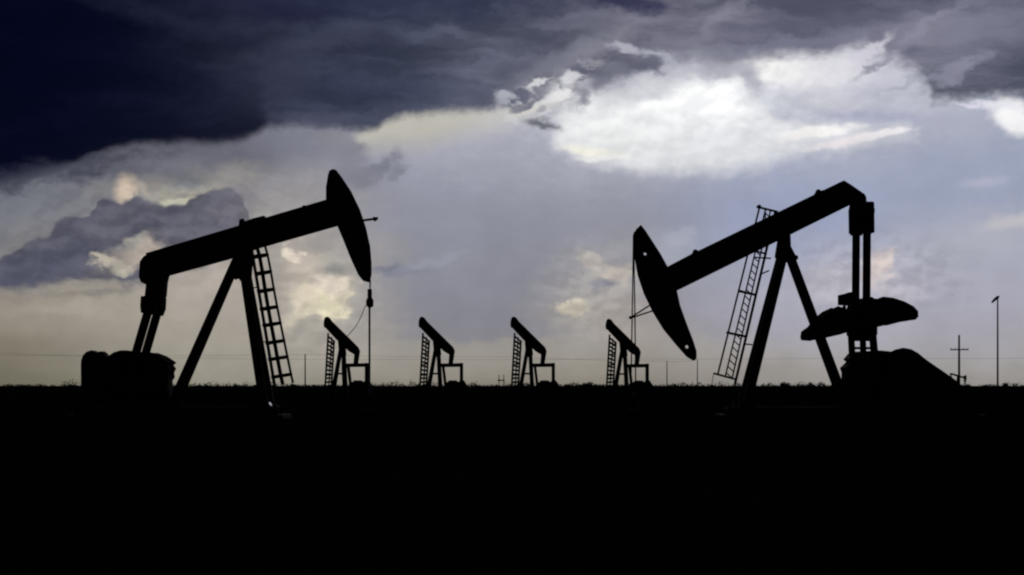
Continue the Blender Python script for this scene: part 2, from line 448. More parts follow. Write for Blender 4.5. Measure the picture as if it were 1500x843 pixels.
# ---------------------------------------------------------------- wellheads
def wellhead(x, y, label):
    t = thing('wellhead', label, 'wellhead', (x, y, 0))
    bm = new(); cyl(bm, (0,0,-.1), .16, .45); cyl(bm, (0,0,.30), .27, .07, n=20); cyl(bm, (0,0,.39), .27, .06, n=20)
    cyl(bm, (0,0,.44), .10, .40); part('casing_head', bm, RUST, t)
    bm = new(); cyl(bm, (0,0,.84), .13, .16, r2=.09); cyl(bm, (0,0,1.0), .075, .12); part('stuffing_box', bm, STEEL, t)
    bm = new(); bar(bm, (-.75,0,.62), (.75,0,.62), .11, n=12); bar(bm, (.72,0,.62), (.72,0,-.05), .11, n=12)
    part('flow_tee', bm, RUST, t)
    bm = new(); bar(bm, (-.4,-.02,.62), (-.4,-.30,.62), .05, n=8)
    for k in range(12):
        a, b = 2*math.pi*k/12, 2*math.pi*(k+1)/12
        bar(bm, (-.4+.14*math.cos(a), -.3, .62+.14*math.sin(a)), (-.4+.14*math.cos(b), -.3, .62+.14*math.sin(b)), .03, n=6)
    part('valve_wheel', bm, RUST, t)
wellhead((541.3-750)/S_BIG, Y_BIG, 'squat dark wellhead under the polished rod of the raised left horse head')
wellhead((928-750)/S_BIG, Y_BIG, 'squat dark wellhead under the twin cables of the dipped right horse head')

# ---------------------------------------------------------------- small distant pumpjacks
S_FAR, Y_FAR = 9.0, F/9.0
fb = HORIZON + EYE*S_FAR
Q = frame(643, S_FAR, fb)
far_labels = [
    'small distant pumpjack standing just behind the hanging polished rod of the left pumpjack',
    'small distant pumpjack in the open, next one right of the pumpjack behind the polished rod',
    'small distant pumpjack in the open, beside the tiny H-shaped frame on the horizon',
    'small distant pumpjack standing behind the twin hanging cables of the right pumpjack']
far = thing('pumpjack', far_labels[1], 'pumpjack', ((643-750)/S_FAR, Y_FAR, 0), 'row of small distant pumpjacks')
bm = new()
prism(bm, [Q(*p) for p in [(616,468),(622,467.5),(664,509),(666.5,515),(660,521),(650,515),(632,498),(617,482)]], -.3, .3)
part('walking_beam', bm, STEEL, far)
bm = new()
prism(bm, [Q(*p) for p in [(613,476),(613.5,470),(615,465.5),(618,464),(621.5,465.5),(625,470),(622,480),(617.5,481.5),(614,480)]], -.28, .28)
part('horse_head', bm, STEEL, far)
for s in (-1, 1):
    bm = new(); bar(bm, P3(Q(662.5,514), s*.42), P3(Q(660,534), s*.42), .85, .24, w2=.7); part('pitman_arm', bm, STEEL, far)
    bm = new(); bar(bm, P3(Q(638,512), s*.25), P3(Q(626.5,577), s*.55), .60, .36, w2=.66); part('post_leg', bm, STEEL, far)
    bm = new(); bar(bm, P3(Q(642,512), s*.25), P3(Q(645.5,577), s*.55), .66, .36); part('rear_leg', bm, STEEL, far)
bm = new(); prism(bm, [Q(*p) for p in [(634,500),(645,508),(646.5,520),(641.5,524),(636,522)]], -.36, .36)
part('center_bearing', bm, STEEL, far)
for s in (-.5, .5):
    bm = new(); bar(bm, P3(Q(629.5,547.7), s), P3(Q(645,547.7), s), .28, .2); part('post_brace', bm, STEEL, far)
bm = new()
for s in (-.55, .55):
    bar(bm, P3(Q(644,535.5), s), P3(Q(678,535), s), .60, .25)
    bar(bm, P3(Q(649,536), s), P3(Q(653.5,572), s), .42, .25)
    bar(bm, P3(Q(676,532), s), P3(Q(676,572), s), .52, .25)
part('crank_frame', bm, STEEL, far)
bm = new(); prism(bm, [Q(*p) for p in [(653,577),(654,561),(658,557.5),(668,557.5),(672,560),(674,557),(679,557),(682,561),(685,567),(686,577)]], -.5, .5)
part('gear_reducer', bm, STEEL, far)
bm = new()
A1, B1, A2, B2 = (619.5,488), (614.6,574), (628.8,499), (624.2,574)
bar(bm, P3(Q(*A1), .3), P3(Q(*B1), .3), .30, .1); bar(bm, P3(Q(*A2), -.3), P3(Q(*B2), -.3), .30, .1)
for k in range(13):
    a = along(A1, B1, (k+.8)/14); b = along(A2, B2, (k+.3)/14)
    bar(bm, P3(Q(*a), .3), P3(Q(*b), -.3), .32, .12)
part('ladder', bm, STEEL, far)
bm = new()
a0, b0 = (624.5,494), (619.8,574)
bar(bm, P3(Q(*a0), .6), P3(Q(*b0), .6), .2, .1)
for k in range(5):
    a = along(a0, b0, (k+.5)/5); bar(bm, P3(Q(a[0]-3.8, a[1]), .35), P3(Q(a[0]+3.8, a[1]), .6), .18, .1)
part('safety_cage', bm, STEEL, far.children[-1])
bm = new(); box(bm, Q(612,0)[0], Q(690,0)[0], -.8, .8, -.05, .18); part('skid', bm, STEEL, far)
for lab, dx, sc, yy in ((far_labels[0], -139, 1.0, 0), (far_labels[2], 134.5, 1.0, 0), (far_labels[3], 273, 1.0, 10)):
    c = copy_tree(far); c['label'] = lab
    y2 = Y_FAR + yy
    c.location = ((643 + dx - 750)/F*y2, y2, 0)

# ---------------------------------------------------------------- tiny pumpjack on the horizon
S_T = 2.6; Y_T = F/S_T
T = frame(1402, S_T, HORIZON + EYE*S_T)
tiny = thing('pumpjack', 'tiny pumpjack on the far horizon at the foot of the crossarm utility pole', 'pumpjack', ((1402-750)/S_T, Y_T, 0))
bm = new(); prism(bm, [T(*p) for p in [(1391,548.5),(1392,546.8),(1395,547),(1413,552.5),(1412.5,555)]], -.4, .4); part('walking_beam', bm, STEEL, tiny)
bm = new(); prism(bm, [T(*p) for p in [(1411.5,551),(1415.5,549.5),(1416,554),(1414.5,561),(1412.5,561)]], -.4, .4); part('horse_head', bm, STEEL, tiny)
for s in (-1, 1):
    bm = new(); bar(bm, P3(T(1403,550.5), 0), P3(T(1400 if s < 0 else 1406, 569), s*1.2), .7, .5); part('post_leg', bm, STEEL, tiny)
bm = new(); bar(bm, P3(T(1392.5,548), 0), P3(T(1395,560), 0), .7, .5); part('pitman_arm', bm, STEEL, tiny)
bm = new(); prism(bm, [T(*p) for p in [(1389,569),(1390,561),(1393,559),(1397,560),(1399,569)]], -.7, .7); part('counterweight', bm, STEEL, tiny)

# ---------------------------------------------------------------- poles and wires
def at(px, Y): return (px-750)/F*Y
def top_z(py, Y): return EYE + (HORIZON-py)/F*Y
def pole(px, py, Y, label, w, arm=None, ins=True):
    t = thing('utility_pole', label, 'utility pole', (at(px, Y), Y, 0))
    h = top_z(py, Y)
    bm = new(); bar(bm, (0,0,-.3), (0,0,h), w*1.15, n=10, w2=w*.8); part('pole_shaft', bm, WOOD, t)
    if arm:
        z = top_z(arm[0], Y); hw = arm[1]/F*Y
        bm = new(); bar(bm, (-hw,-w*.55,z), (hw,-w*.55,z), .20, .14); ca = part('crossarm', bm, WOOD, t)
        for s in (-.92, -.45, .45, .92):
            bm = new(); cyl(bm, (hw*s, -w*.55, z+.1), .06, .22, n=8, r2=.03); part('insulator', bm, STEEL, ca)
    return t
pole(1405, 491, 330, 'dark wooden utility pole with one long crossarm near the tall lamp mast', .38, arm=(512.5, 13.5))
Y_W = 640
pole(447, 519, Y_W, 'thin bare distant pole between the left ladder and the first small pumpjack', .42)
pole(977, 529, Y_W, 'thin bare distant pole between the last small pumpjack and the dipped horse head', .30)
pole(1021.6, 527, Y_W, 'thin bare distant pole right under the lower tip of the dipped horse head', .30)
# lamp mast
Y_M = 250
t = thing('lamp_mast', 'tall slim floodlight mast at the far right edge of the oil field', 'lamp mast', (at(1461.5, Y_M), Y_M, 0))
h = top_z(437, Y_M)
bm = new(); bar(bm, (0,0,-.2), (0,0,h), .26, n=12, w2=.18); part('mast', bm, STEEL, t)
bm = new(); prism(bm, [(-.75,h-.45), (-.72,h-.62), (-.55,h-.55), (.12,h+.02), (.25,h+.25), (-.05,h+.28), (-.45,h-.05)], -.18, .18)
part('floodlight', bm, STEEL, t)
bm = new(); box(bm, -.35, .35, -.35, .35, -.1, .25); part('footing', bm, CONCRETE, t)
# wires strung across the plain behind the machines
def wire(pys, label, Y, w):
    bm = new(); pts = []
    for i in range(len(pys)-1):
        (xa, ya), (xb, yb) = pys[i], pys[i+1]
        for k in range(8):
            s = k/8; sag = 4*s*(1-s)*1.2
            pts.append((at(xa+(xb-xa)*s, Y), Y, top_z(ya+(yb-ya)*s, Y) - sag*.25))
    pts.append((at(pys[-1][0], Y), Y, top_z(pys[-1][1], Y)))
    path(bm, pts, w, n=5)
    o = part('power_line', bm, CABLE)
    o['label'] = label; o['category'] = 'cable'
wire([(-400,519.5),(0,520.5),(447,519.8),(760,523),(977,529.5),(1021.6,527.5)], 'thin sagging power cable running past the bare pole behind the small pumpjacks', Y_W-.4, .055)
wire([(-400,516),(0,517.5),(300,525),(620,526.5),(900,525.5),(1250,524.5),(1600,524),(1900,524)], 'thin straight power cable low over the whole horizon, behind both big pumpjacks', Y_W+30, .055)
# tiny H-shaped frame
S_H = 4.0; Y_H = F/S_H
H = frame(734.5, S_H, HORIZON + EYE*S_H)
t = thing('pipe_frame', 'tiny H-shaped frame on the horizon left of the third small pumpjack', 'pipe frame', (at(734.5, Y_H), Y_H, 0))
for px in (731, 738):
    bm = new(); bar(bm, P3(H(px,549.5), 0), P3(H(px,572), 0), .28, .28); part('upright', bm, STEEL, t)
bm = new(); bar(bm, P3(H(728.5,557.5), .2), P3(H(739.5,557.5), .2), .42, .12); part('crossbar', bm, STEEL, t)

# ---------------------------------------------------------------- scrub
def leaf_cloud(bm, c, rx, ry, rz, n, s):
    for _ in range(n):
        while True:
            d = Vector((random.uniform(-1,1), random.uniform(-1,1), random.uniform(-1,1)))
            if d.length < 1: break
        p = Vector(c) + Vector((d.x*rx, d.y*ry, d.z*rz))
        a = Vector((random.gauss(0,1), random.gauss(0,1), random.gauss(0,1))).normalized()
        b = a.orthogonal().normalized(); e = a.cross(b)
        k = s*random.uniform(.5, 1.2)
        vs = [bm.verts.new(p + b*k), bm.verts.new(p + e*k*.6), bm.verts.new(p - b*k), bm.verts.new(p - e*k*.6)]
        bm.faces.new(vs)
def leaf_part(name, bm, mat, parent=None):
    me = bpy.data.meshes.new(name); bm.to_mesh(me); bm.free(); me.materials.append(mat)
    o = bpy.data.objects.new(name, me); COL.objects.link(o)
    if parent: o.parent = parent
    return o
bm = new()
for i in range(760):
    Y = random.uniform(560, 1250); x = random.uniform(-.34, .34)*Y
    prof = .5 + .5*math.sin(x/Y*61+1.3)*math.sin(x/Y*23+.4)
    h = 1.9 + random.random()**3*2.9*prof + .45*(Y-560)/690
    r_ = random.uniform(1.0, 3.6)
    leaf_cloud(bm, (x, Y, h*.45), r_, r_*.7, h*.55, 46, .34)
o = leaf_part('distant_scrub', bm, LEAF); o['kind'] = 'stuff'; o['label'] = 'low ragged line of scrub along the whole horizon'; o['category'] = 'scrub'
def shrub(px, wpx, py, Y, label, lumps):
    t = thing('shrub', label, 'shrub', (at(px, Y), Y, 0))
    h = top_z(py, Y); hw = wpx/2/F*Y
    bm = new()
    for k in range(4): bar(bm, (random.uniform(-.3,.3)*hw*.4,0,-.05), (random.uniform(-.6,.6)*hw, random.uniform(-.4,.4), h*.55), .14, n=6, w2=.05)
    part('trunk', bm, BARK, t)
    bm = new()
    for k in range(lumps):
        u = (k+.5)/lumps*2-1
        hh = h*random.uniform(.78, 1.0)
        leaf_cloud(bm, (u*hw*.75, random.uniform(-.5,.5), hh*.58), hw*1.1/lumps+.3, .9, hh*.42, 170, .22)
    leaf_part('crown', bm, LEAF, t)
shrub(861, 17, 558.5, 480, 'wide dark shrub on the horizon just left of the last small pumpjack', 4)
shrub(831, 11, 560.5, 520, 'small low shrub on the horizon just right of the third small pumpjack', 3)
shrub(1150, 14, 558.8, 500, 'dark shrub on the horizon between the two legs of the right pumpjack', 4)
shrub(1188, 12, 559.5, 520, 'low shrub on the horizon beside the rear leg of the right pumpjack', 3)
shrub(431, 12, 561, 470, 'low shrub on the horizon at the foot of the left caged ladder', 3)
shrub(1472, 10, 559.5, 480, 'small shrub on the horizon beside the foot of the tall floodlight mast', 3)
# short dry grass over the dark foreground
bm = new()
for i in range(2600):
    Y = 7 + 110*random.random()**1.5; x = random.uniform(-.36, .36)*Y + random.uniform(-2, 2)
    for k in range(5):
        a = random.uniform(0, 6.28); h = random.uniform(.08, .26); w = .012 + Y*.0002
        bx, by = x + random.gauss(0,.10), Y + random.gauss(0,.10)
        dx, dy = math.cos(a), math.sin(a)
        v = [bm.verts.new((bx - dy*w, by + dx*w, -.06)), bm.verts.new((bx + dy*w, by - dx*w, -.06)), bm.verts.new((bx + dx*h*.5, by + dy*h*.5, h))]
        bm.faces.new(v)
o = leaf_part('grass', bm, GRASS); o['kind'] = 'stuff'; o['label'] = 'short dry grass tufts on the dark plain'; o['category'] = 'grass'

# ---------------------------------------------------------------- sun
SUN_AZ, SUN_EL = math.radians(6), math.radians(24)    # behind the bright cloud, ahead of the camera
sd = bpy.data.lights.new('sun', 'SUN'); sd.energy = .5; sd.angle = math.radians(14); sd.color = (1, .95, .88)
so = bpy.data.objects.new('sun', sd); COL.objects.link(so)
to_sun = Vector((math.sin(SUN_AZ)*math.cos(SUN_EL), math.cos(SUN_AZ)*math.cos(SUN_EL), math.sin(SUN_EL)))
so.rotation_euler = (-to_sun).to_track_quat('-Z', 'Y').to_euler()
so.location = to_sun*200

# ---------------------------------------------------------------- stormy sky
W = bpy.data.worlds.new('World'); scene.world = W; W.use_nodes = True
W.cycles.sampling_method = 'MANUAL'; W.cycles.sample_map_resolution = 256
nt = W.node_tree; N = nt.nodes; LK = nt.links
for x in list(N): N.remove(x)
STR = .1
K = STR * 2**EXPOSURE
def lin(c):
    f = lambda v: (v/12.92 if v <= .04045 else ((v+.055)/1.055)**2.4)
    return tuple(f(v/255)/K for v in c)
def setin(sock, v):
    if isinstance(v, bpy.types.NodeSocket): LK.new(v, sock)
    else: sock.default_value = v
def M(op, a, b=None, clamp=False):
    x = N.new('ShaderNodeMath'); x.operation = op; x.use_clamp = clamp
    setin(x.inputs[0], a)
    if b is not None: setin(x.inputs[1], b)
    return x.outputs[0]
def VM(op, a, b=None):
    x = N.new('ShaderNodeVectorMath'); x.operation = op
    setin(x.inputs[0], a)
    if b is not None: setin(x.inputs[1], b)
    return x.outputs[1] if op in ('LENGTH', 'DOT_PRODUCT') else x.outputs[0]
def smooth(v, a, b, lo=0.0, hi=1.0):
    x = N.new('ShaderNodeMapRange'); x.interpolation_type = 'SMOOTHSTEP'
    setin(x.inputs['Value'], v); x.inputs['From Min'].default_value = a; x.inputs['From Max'].default_value = b
    x.inputs['To Min'].default_value = lo; x.inputs['To Max'].default_value = hi
    return x.outputs['Result']
def mixc(fac, a, b, mode='MIX'):
    x = N.new('ShaderNodeMix'); x.data_type = 'RGBA'; x.blend_type = mode; x.clamp_factor = True
    setin(x.inputs['Factor'], fac)
    for sock, v in ((x.inputs['A'], a), (x.inputs['B'], b)):
        pass
    ia = [s for s in x.inputs if s.name == 'A' and s.type == 'RGBA'][0]; ib = [s for s in x.inputs if s.name == 'B' and s.type == 'RGBA'][0]
    for sock, v in ((ia, a), (ib, b)):
        if isinstance(v, bpy.types.NodeSocket): LK.new(v, sock)
        else: sock.default_value = (*v, 1)
    return [s for s in x.outputs if s.type == 'RGBA'][0]
def noise(vec, sx, sy, detail=5, off=(0,0,0), rough=.55):
    mp = VM('ADD', VM('MULTIPLY', vec, (1/sx, 1/sy, 1)), off)
    x = N.new('ShaderNodeTexNoise'); x.noise_dimensions = '3D'
    x.inputs['Scale'].default_value = 1; x.inputs['Detail'].default_value = detail; x.inputs['Roughness'].default_value = rough
    LK.new(mp, x.inputs['Vector'])
    return x
def MA(a, b, c):
    x = N.new('ShaderNodeMath'); x.operation = 'MULTIPLY_ADD'
    for i, q in enumerate((a, b, c)): setin(x.inputs[i], q)
    return x.outputs[0]
_sep = {}
def sepxy(v):
    if v not in _sep: _sep[v] = _sepxy(v)
    return _sep[v]
def _sepxy(v):
    x = N.new('ShaderNodeSeparateXYZ'); LK.new(v, x.inputs[0]); return x.outputs[0], x.outputs[1]
# direction -> angular sky chart: azimuth / elevation, in units of 1/F radian
def CX(px): return 750 + F*math.atan((px-750)/F)
def C(px, py):
    az = math.atan((px-750)/F); return (750 + F*az, 565 - F*math.atan((565-py)/F*math.cos(az)))
tc = N.new('ShaderNodeTexCoord')
sx = N.new('ShaderNodeSeparateXYZ'); LK.new(tc.outputs['Generated'], sx.inputs[0])
az = M('ARCTAN2', sx.outputs[0], sx.outputs[1])
el = M('ARCSINE', sx.outputs[2])
cx = N.new('ShaderNodeCombineXYZ')
LK.new(M('ADD', M('MULTIPLY', az, F), 750.0), cx.inputs[0]); LK.new(M('SUBTRACT', 565.0, M('MULTIPLY', el, F)), cx.inputs[1])
CH = cx.outputs[0]
def warp(vec, nz, amp, ampy=None):
    ampy = amp if ampy is None else ampy
    return VM('ADD', vec, VM('MULTIPLY', VM('SUBTRACT', nz.outputs['Color'], (.5,.5,.5)), (amp, ampy, 0)))
nA = noise(CH, 150, 90, 6, (3.1, 1.7, 0))
nB = noise(CH, 46, 32, 6, (7.3, 2.2, 1.4), rough=.55)
nC = noise(CH, 300, 140, 4, (1.3, 9.1, 5.0))
nD = noise(CH, 60, 42, 7, (5.5, 4.4, 2.0), rough=.52)
nE = noise(CH, 17, 12, 5, (2.5, 8.4, 6.0), rough=.5)
nD2 = noise(VM('ADD', CH, (-5.0, -9.0, 0)), 60, 42, 7, (5.5, 4.4, 2.0), rough=.52)
W1 = warp(warp(warp(CH, nA, 26, 18), nB, 46, 34), nE, 14, 11)      # billowy
W2 = warp(warp(warp(CH, nA, 14, 10), nB, 22, 16), nE, 7, 6)      # gentle
W3 = warp(warp(CH, nC, 150, 80), nB, 40, 30)                        # broad and soft
W4 = warp(warp(warp(CH, nA, 20, 14), nB, 72, 54), nE, 26, 20)       # torn puffs
relief = M('SUBTRACT', nD.outputs['Fac'], nD2.outputs['Fac'])       # billows lit from the upper right
TEAR1 = M('MULTIPLY', M('SUBTRACT', nE.outputs['Fac'], .5), 13.0)
TEAR2 = M('MULTIPLY', M('SUBTRACT', M('ADD', nD.outputs['Fac'], nE.outputs['Fac']), 1.0), .75)
def curve_of(xs, pts, X0=-300.0, X1=1800.0, Y0=-400.0, Y1=800.0):
    nx = M('DIVIDE', M('SUBTRACT', xs, X0), X1-X0, clamp=True)
    f = N.new('ShaderNodeFloatCurve'); LK.new(nx, f.inputs['Value'])
    c = f.mapping.curves[0]
    pts = [C(*p) for p in pts]
    pts = [(-300.0, pts[0][1])]*(pts[0][0] > -299) + pts + [(1800.0, pts[-1][1])]*(pts[-1][0] < 1799)
    q = [((x-X0)/(X1-X0), (y-Y0)/(Y1-Y0)) for x, y in pts]
    while len(c.points) < len(q): c.points.new(.5, .5)
    for p, (x, y) in zip(c.points, q): p.location = (x, y); p.handle_type = 'AUTO_CLAMPED'
    f.mapping.update()
    return M('ADD', M('MULTIPLY', f.outputs[0], Y1-Y0), Y0)
def band(wv, top=None, bot=None, st=10.0, sb=10.0, torn=True):
    x, y = sepxy(wv); mk = None
    tear = TEAR1 if torn else 0.0
    if top is not None: mk = smooth(M('ADD', M('SUBTRACT', y, curve_of(x, top)), tear), -st, st)
    if bot is not None:
        b = smooth(M('ADD', M('SUBTRACT', curve_of(x, bot), y), tear), -sb, sb)
        mk = b if mk is None else M('MULTIPLY', mk, b)
    return mk
def blob(wv, px, py, rx, ry, rot=0.0, soft=.6):
    (x, y), c, r = sepxy(wv), C(px, py), math.radians(rot)
    def axis(kx, ky): return MA(x, kx, MA(y, ky, -(kx*c[0] + ky*c[1])))
    u = axis(math.cos(r)/rx, math.sin(r)/rx); v = axis(-math.sin(r)/ry, math.cos(r)/ry)
    d = M('SQRT', MA(u, u, M('MULTIPLY', v, v)))
    return smooth(M('ADD', d, TEAR2), 1+soft, 1-soft if soft < 1 else 0.0)
def ramp(val, stops, lo, hi, soft=True):
    nv = M('DIVIDE', M('SUBTRACT', val, lo), hi-lo, clamp=True)
    r = N.new('ShaderNodeValToRGB'); LK.new(nv, r.inputs['Fac']); r.color_ramp.interpolation = 'B_SPLINE' if soft else 'LINEAR'
    e = r.color_ramp.elements
    stops = sorted(stops, key=lambda q: q[0])
    while len(e) > 1: e.remove(e[-1])
    for i, (p, c) in enumerate(stops):
        if i == 0: e[0].position = (p-lo)/(hi-lo); k = e[0]
        else: k = e.new((p-lo)/(hi-lo))
        k.color = (*[q*K for q in lin(c)], 1)
    return mixc(1.0, r.outputs['Color'], (1/K, 1/K, 1/K), 'MULTIPLY')
# clear air behind the clouds
sky = N.new('ShaderNodeTexSky'); sky.sky_type = 'NISHITA'; sky.sun_disc = False
sky.sun_elevation = SUN_EL; sky.sun_rotation = SUN_AZ
col = mixc(1.0, sky.outputs['Color'], (.35,.35,.35), 'MULTIPLY')
def lay(mask, color, op=1.0):
    global col
    c = color if isinstance(color, bpy.types.NodeSocket) else lin(color)
    col = mixc(M('MULTIPLY', mask, op) if op != 1.0 else mask, col, c)
DBG = 0
xr, yr = sepxy(CH); x3, y3 = sepxy(W3); x2, y2 = sepxy(W2)
# grey veil of distant rain and haze
v0 = ramp(y3, [(200,(112,113,124)),(300,(116,118,128)),(400,(140,135,130)),(440,(150,143,132)),(480,(139,133,121)),(505,(126,120,109)),(545,(113,110,97)),(566,(106,104,91))], 180, 580)
vl = ramp(y3, [(200,(118,118,129)),(300,(128,128,136)),(390,(146,142,140)),(430,(163,156,148)),(470,(166,159,150)),(510,(160,155,146)),(540,(147,145,134)),(566,(135,134,122))], 180, 580)
vc = ramp(y3, [(180,(165,166,180)),(260,(150,152,170)),(330,(142,145,161)),(400,(133,136,150)),(450,(131,133,147)),(482,(126,128,139)),(490,(150,148,146)),(520,(148,145,139)),(545,(141,138,131)),(566,(126,123,116))], 180, 580)
vr = ramp(y3, [(140,(176,178,194)),(200,(164,170,191)),(270,(152,162,189)),(330,(156,165,190)),(400,(166,168,186)),(450,(167,167,184)),(490,(161,162,172)),(520,(159,158,162)),(545,(150,149,148)),(566,(142,141,140))], 120, 580)
vl = mixc(smooth(x3, 0, 300), v0, vl)
veil = mixc(smooth(x3, 330, 640), vl, vc); veil = mixc(smooth(x3, 860, 1200), veil, vr)
lay(.94, veil)
# --- left: grey band under the deck, bright cumulus tops and the grey cumulus bank
lay(blob(W3, 270, 225, 230, 36, -6, .9), (101,102,114), .95)
lay(blob(W3, 460, 208, 90, 26, 4, .9), (123,124,138), .9)
lay(blob(W3, 20, 305, 110, 40, -10, .9), (114,117,128), .7)
lay(blob(W2, 205, 272, 60, 10, -6, .9), (128,124,119), .7)
lay(blob(W3, 430, 300, 90, 40, -10, .9), (154,151,152), .7)
lay(blob(W1, 325, 268, 46, 22, -12, .8), (152,149,143), .75)
lay(blob(W1, 262, 284, 48, 13, -6, .7), (170,166,152), .8)
lay(blob(W1, 262, 293, 32, 6, -6, .5), (204,202,180), .8)
lay(blob(W1, 270, 268, 26, 12, -6, .8), (112,116,124), .8)
lay(blob(W2, 181, 280, 14, 18, 14, .6), (206,188,170), .95)
lay(blob(W2, 205, 276, 18, 6, 40, .7), (168,160,150), .7)
grey = mixc(smooth(nD.outputs['Fac'], .3, .7), lin((79,80,95)), lin((98,98,111)))
gtop = [(-300,440),(-100,404),(0,380),(27,365),(40,354),(77,342),(81,328),(94,321),(134,315),(137,296),(159,292),(178,300),(194,286),(211,294),(236,298),(265,301),(273,294),(288,285),(327,276),(353,288),(366,306),(380,430),(420,560)]
gbot = [(-300,440),(0,422),(51,418),(54,410),(114,411),(171,411),(179,422),(210,420),(240,400),(300,390),(350,350),(368,325),(386,300),(420,260)]
lay(band(W2, top=gtop, bot=gbot, st=4, sb=7), grey, .96)
lay(blob(W2, 330, 300, 40, 22, -20, .8), (112,111,122), .6)
lay(blob(W2, 60, 395, 90, 22, -14, .9), (82,84,102), .7)
lay(blob(W4, 190, 372, 42, 17, -24, .6), (150,143,137), .9)
lay(blob(W4, 205, 366, 22, 16, -30, .6), (180,168,158), .9)
lay(blob(W4, 168, 387, 26, 7, 14, .6), (186,178,164), .85)
lay(blob(W1, 196, 354, 24, 7, -26, .6), (158,156,150), .8)
lay(blob(W4, 148, 381, 16, 5, -10, .6), (176,168,154), .8)
lay(blob(W1, 176, 398, 9, 6, 10, .6), (186,182,166), .7)
lay(blob(W1, 140, 417, 90, 5, -2, .8), (152,147,138), .6)
lay(blob(W2, 152, 428, 50, 4, -3, .7), (120,117,114), .6)
# warm cumulus behind the left ladder
lay(blob(W3, 455, 420, 92, 84, 0, .9), (172,166,157), .85)
lay(blob(W4, 285, 425, 60, 30, -20, .9), (176,167,158), .7)
lay(blob(W4, 330, 400, 40, 18, -24, .8), (182,172,164), .7)
lay(blob(W4, 130, 455, 110, 16, -4, .9), (168,160,148), .6)
lay(blob(W4, 250, 480, 90, 12, 2, .9), (158,151,141), .6)
lay(blob(W4, 60, 470, 70, 12, 0, .9), (138,132,122), .5)
lay(blob(W4, 480, 480, 60, 12, 0, .9), (165,160,152), .6)
lay(blob(W1, 372, 405, 30, 40, 10, .9), (170,163,153), .5)
lay(blob(W1, 440, 395, 26, 44, -14, .6), (184,174,164), .9)
lay(blob(W4, 428, 369, 13, 13, 0, .5), (228,216,200), .95)
lay(blob(W4, 470, 432, 40, 34, -20, .5), (202,192,174), .95)
lay(blob(W4, 481, 418, 22, 20, 0, .5), (224,212,196), .9)
lay(blob(W4, 474, 450, 28, 17, -10, .5), (228,220,190), .9)
lay(blob(W4, 448, 438, 14, 20, 20, .6), (208,196,178), .8)
lay(blob(W1, 430, 466, 26, 9, -25, .7), (196,188,170), .7)
lay(blob(W2, 489, 394, 14, 9, 0, .8), (138,139,136), .8)
lay(blob(W2, 462, 415, 12, 6, 30, .7), (184,174,164), .7)
# centre-right cream puffs
lay(blob(W3, 885, 425, 78, 60, -20, .9), (168,164,162), .85)
lay(blob(W4, 905, 455, 50, 24, -20, .9), (172,165,160), .7)
lay(blob(W4, 872, 386, 24, 12, 10, .6), (184,178,172), .9)
lay(blob(W4, 902, 404, 24, 16, -20, .6), (186,178,170), .9)
lay(blob(W1, 880, 419, 16, 8, 0, .7), (134,135,148), .85)
lay(blob(W4, 841, 452, 24, 9, 8, .5), (196,188,172), .95)
lay(blob(W4, 832, 446, 9, 7, 0, .6), (212,204,184), .8)
lay(blob(W1, 880, 470, 60, 14, 0, .9), (162,157,150), .7)
lay(blob(W1, 985, 375, 34, 30, 0, .9), (168,170,182), .7)
lay(blob(W1, 1000, 350, 18, 12, 0, .8), (182,183,194), .6)
lay(blob(W1, 945, 480, 60, 26, 0, .9), (168,160,155), .6)
lay(blob(W1, 578, 396, 36, 6, 0, .7), (116,119,136), .8)
lay(blob(W1, 632, 384, 46, 6, -16, .8), (152,154,167), .7)
# right: pale billow behind the pitman arms
lay(blob(W3, 1330, 400, 190, 70, -8, .9), (170,170,184), .7)
lay(blob(W4, 1230, 412, 52, 34, -14, .6), (182,179,188), .85)
lay(blob(W4, 1292, 398, 20, 26, 0, .5), (208,196,194), .9)
lay(blob(W4, 1296, 384, 10, 10, 0, .6), (222,206,198), .7)
lay(blob(W1, 1320, 430, 30, 20, 0, .8), (186,182,190), .7)
lay(blob(W1, 1455, 345, 120, 26, -10, .9), (176,177,190), .7)
lay(blob(W1, 1486, 324, 44, 10, -8, .7), (196,194,198), .75)
lay(blob(W2, 1442, 268, 32, 7, -4, .8), (176,178,198), .85)
lay(blob(W3, 1130, 320, 110, 60, 0, .9), (146,155,184), .5)
# --- the bright opening
lay(blob(W3, 1010, 170, 330, 75, -3, .9), (180,182,195), .85)
lay(blob(W3, 1210, 105, 160, 46, 0, .8), (216,215,222), .95)
lay(blob(W3, 1320, 130, 90, 36, 20, .9), (188,189,204), .8)
lay(blob(W2, 1290, 172, 110, 10, 2, .9), (171,174,194), .85)
cream = mixc(smooth(xr, 620, 860), lin((189,186,176)), lin((208,208,210)))
lay(band(W2, top=[(400,300),(480,240),(520,200),(560,170),(800,120),(860,120),(930,240),(1000,320)], bot=[(-300,150),(440,170),(500,190),(540,214),(600,214),(680,198),(740,184),(790,170),(850,150),(1000,100)], sb=24, st=14, torn=False), cream, .95)
lay(band(W1, top=[(-300,420),(720,340),(790,230),(836,165),(870,140),(930,128),(980,120),(1040,110),(1100,128),(1130,160),(1165,178),(1190,183),(1225,184),(1255,195),(1300,193),(1332,191),(1350,220),(1400,400)],
         bot=[(-300,100),(720,120),(790,190),(832,226),(880,236),(960,250),(1060,248),(1130,234),(1200,218),(1260,209),(1310,203),(1336,198),(1352,170),(1400,100)], st=20, sb=20, torn=False), (226,227,230), .92)
lay(blob(W1, 930, 205, 90, 26, 5, .8), (235,235,234), .8)
lay(blob(W1, 862, 172, 30, 26, 5, .7), (238,240,240), .8)
lay(blob(W1, 950, 162, 66, 12, -12, .6), (250,250,250), .85)
lay(blob(W1, 1040, 150, 82, 30, -4, .5), (255,255,255), .98)
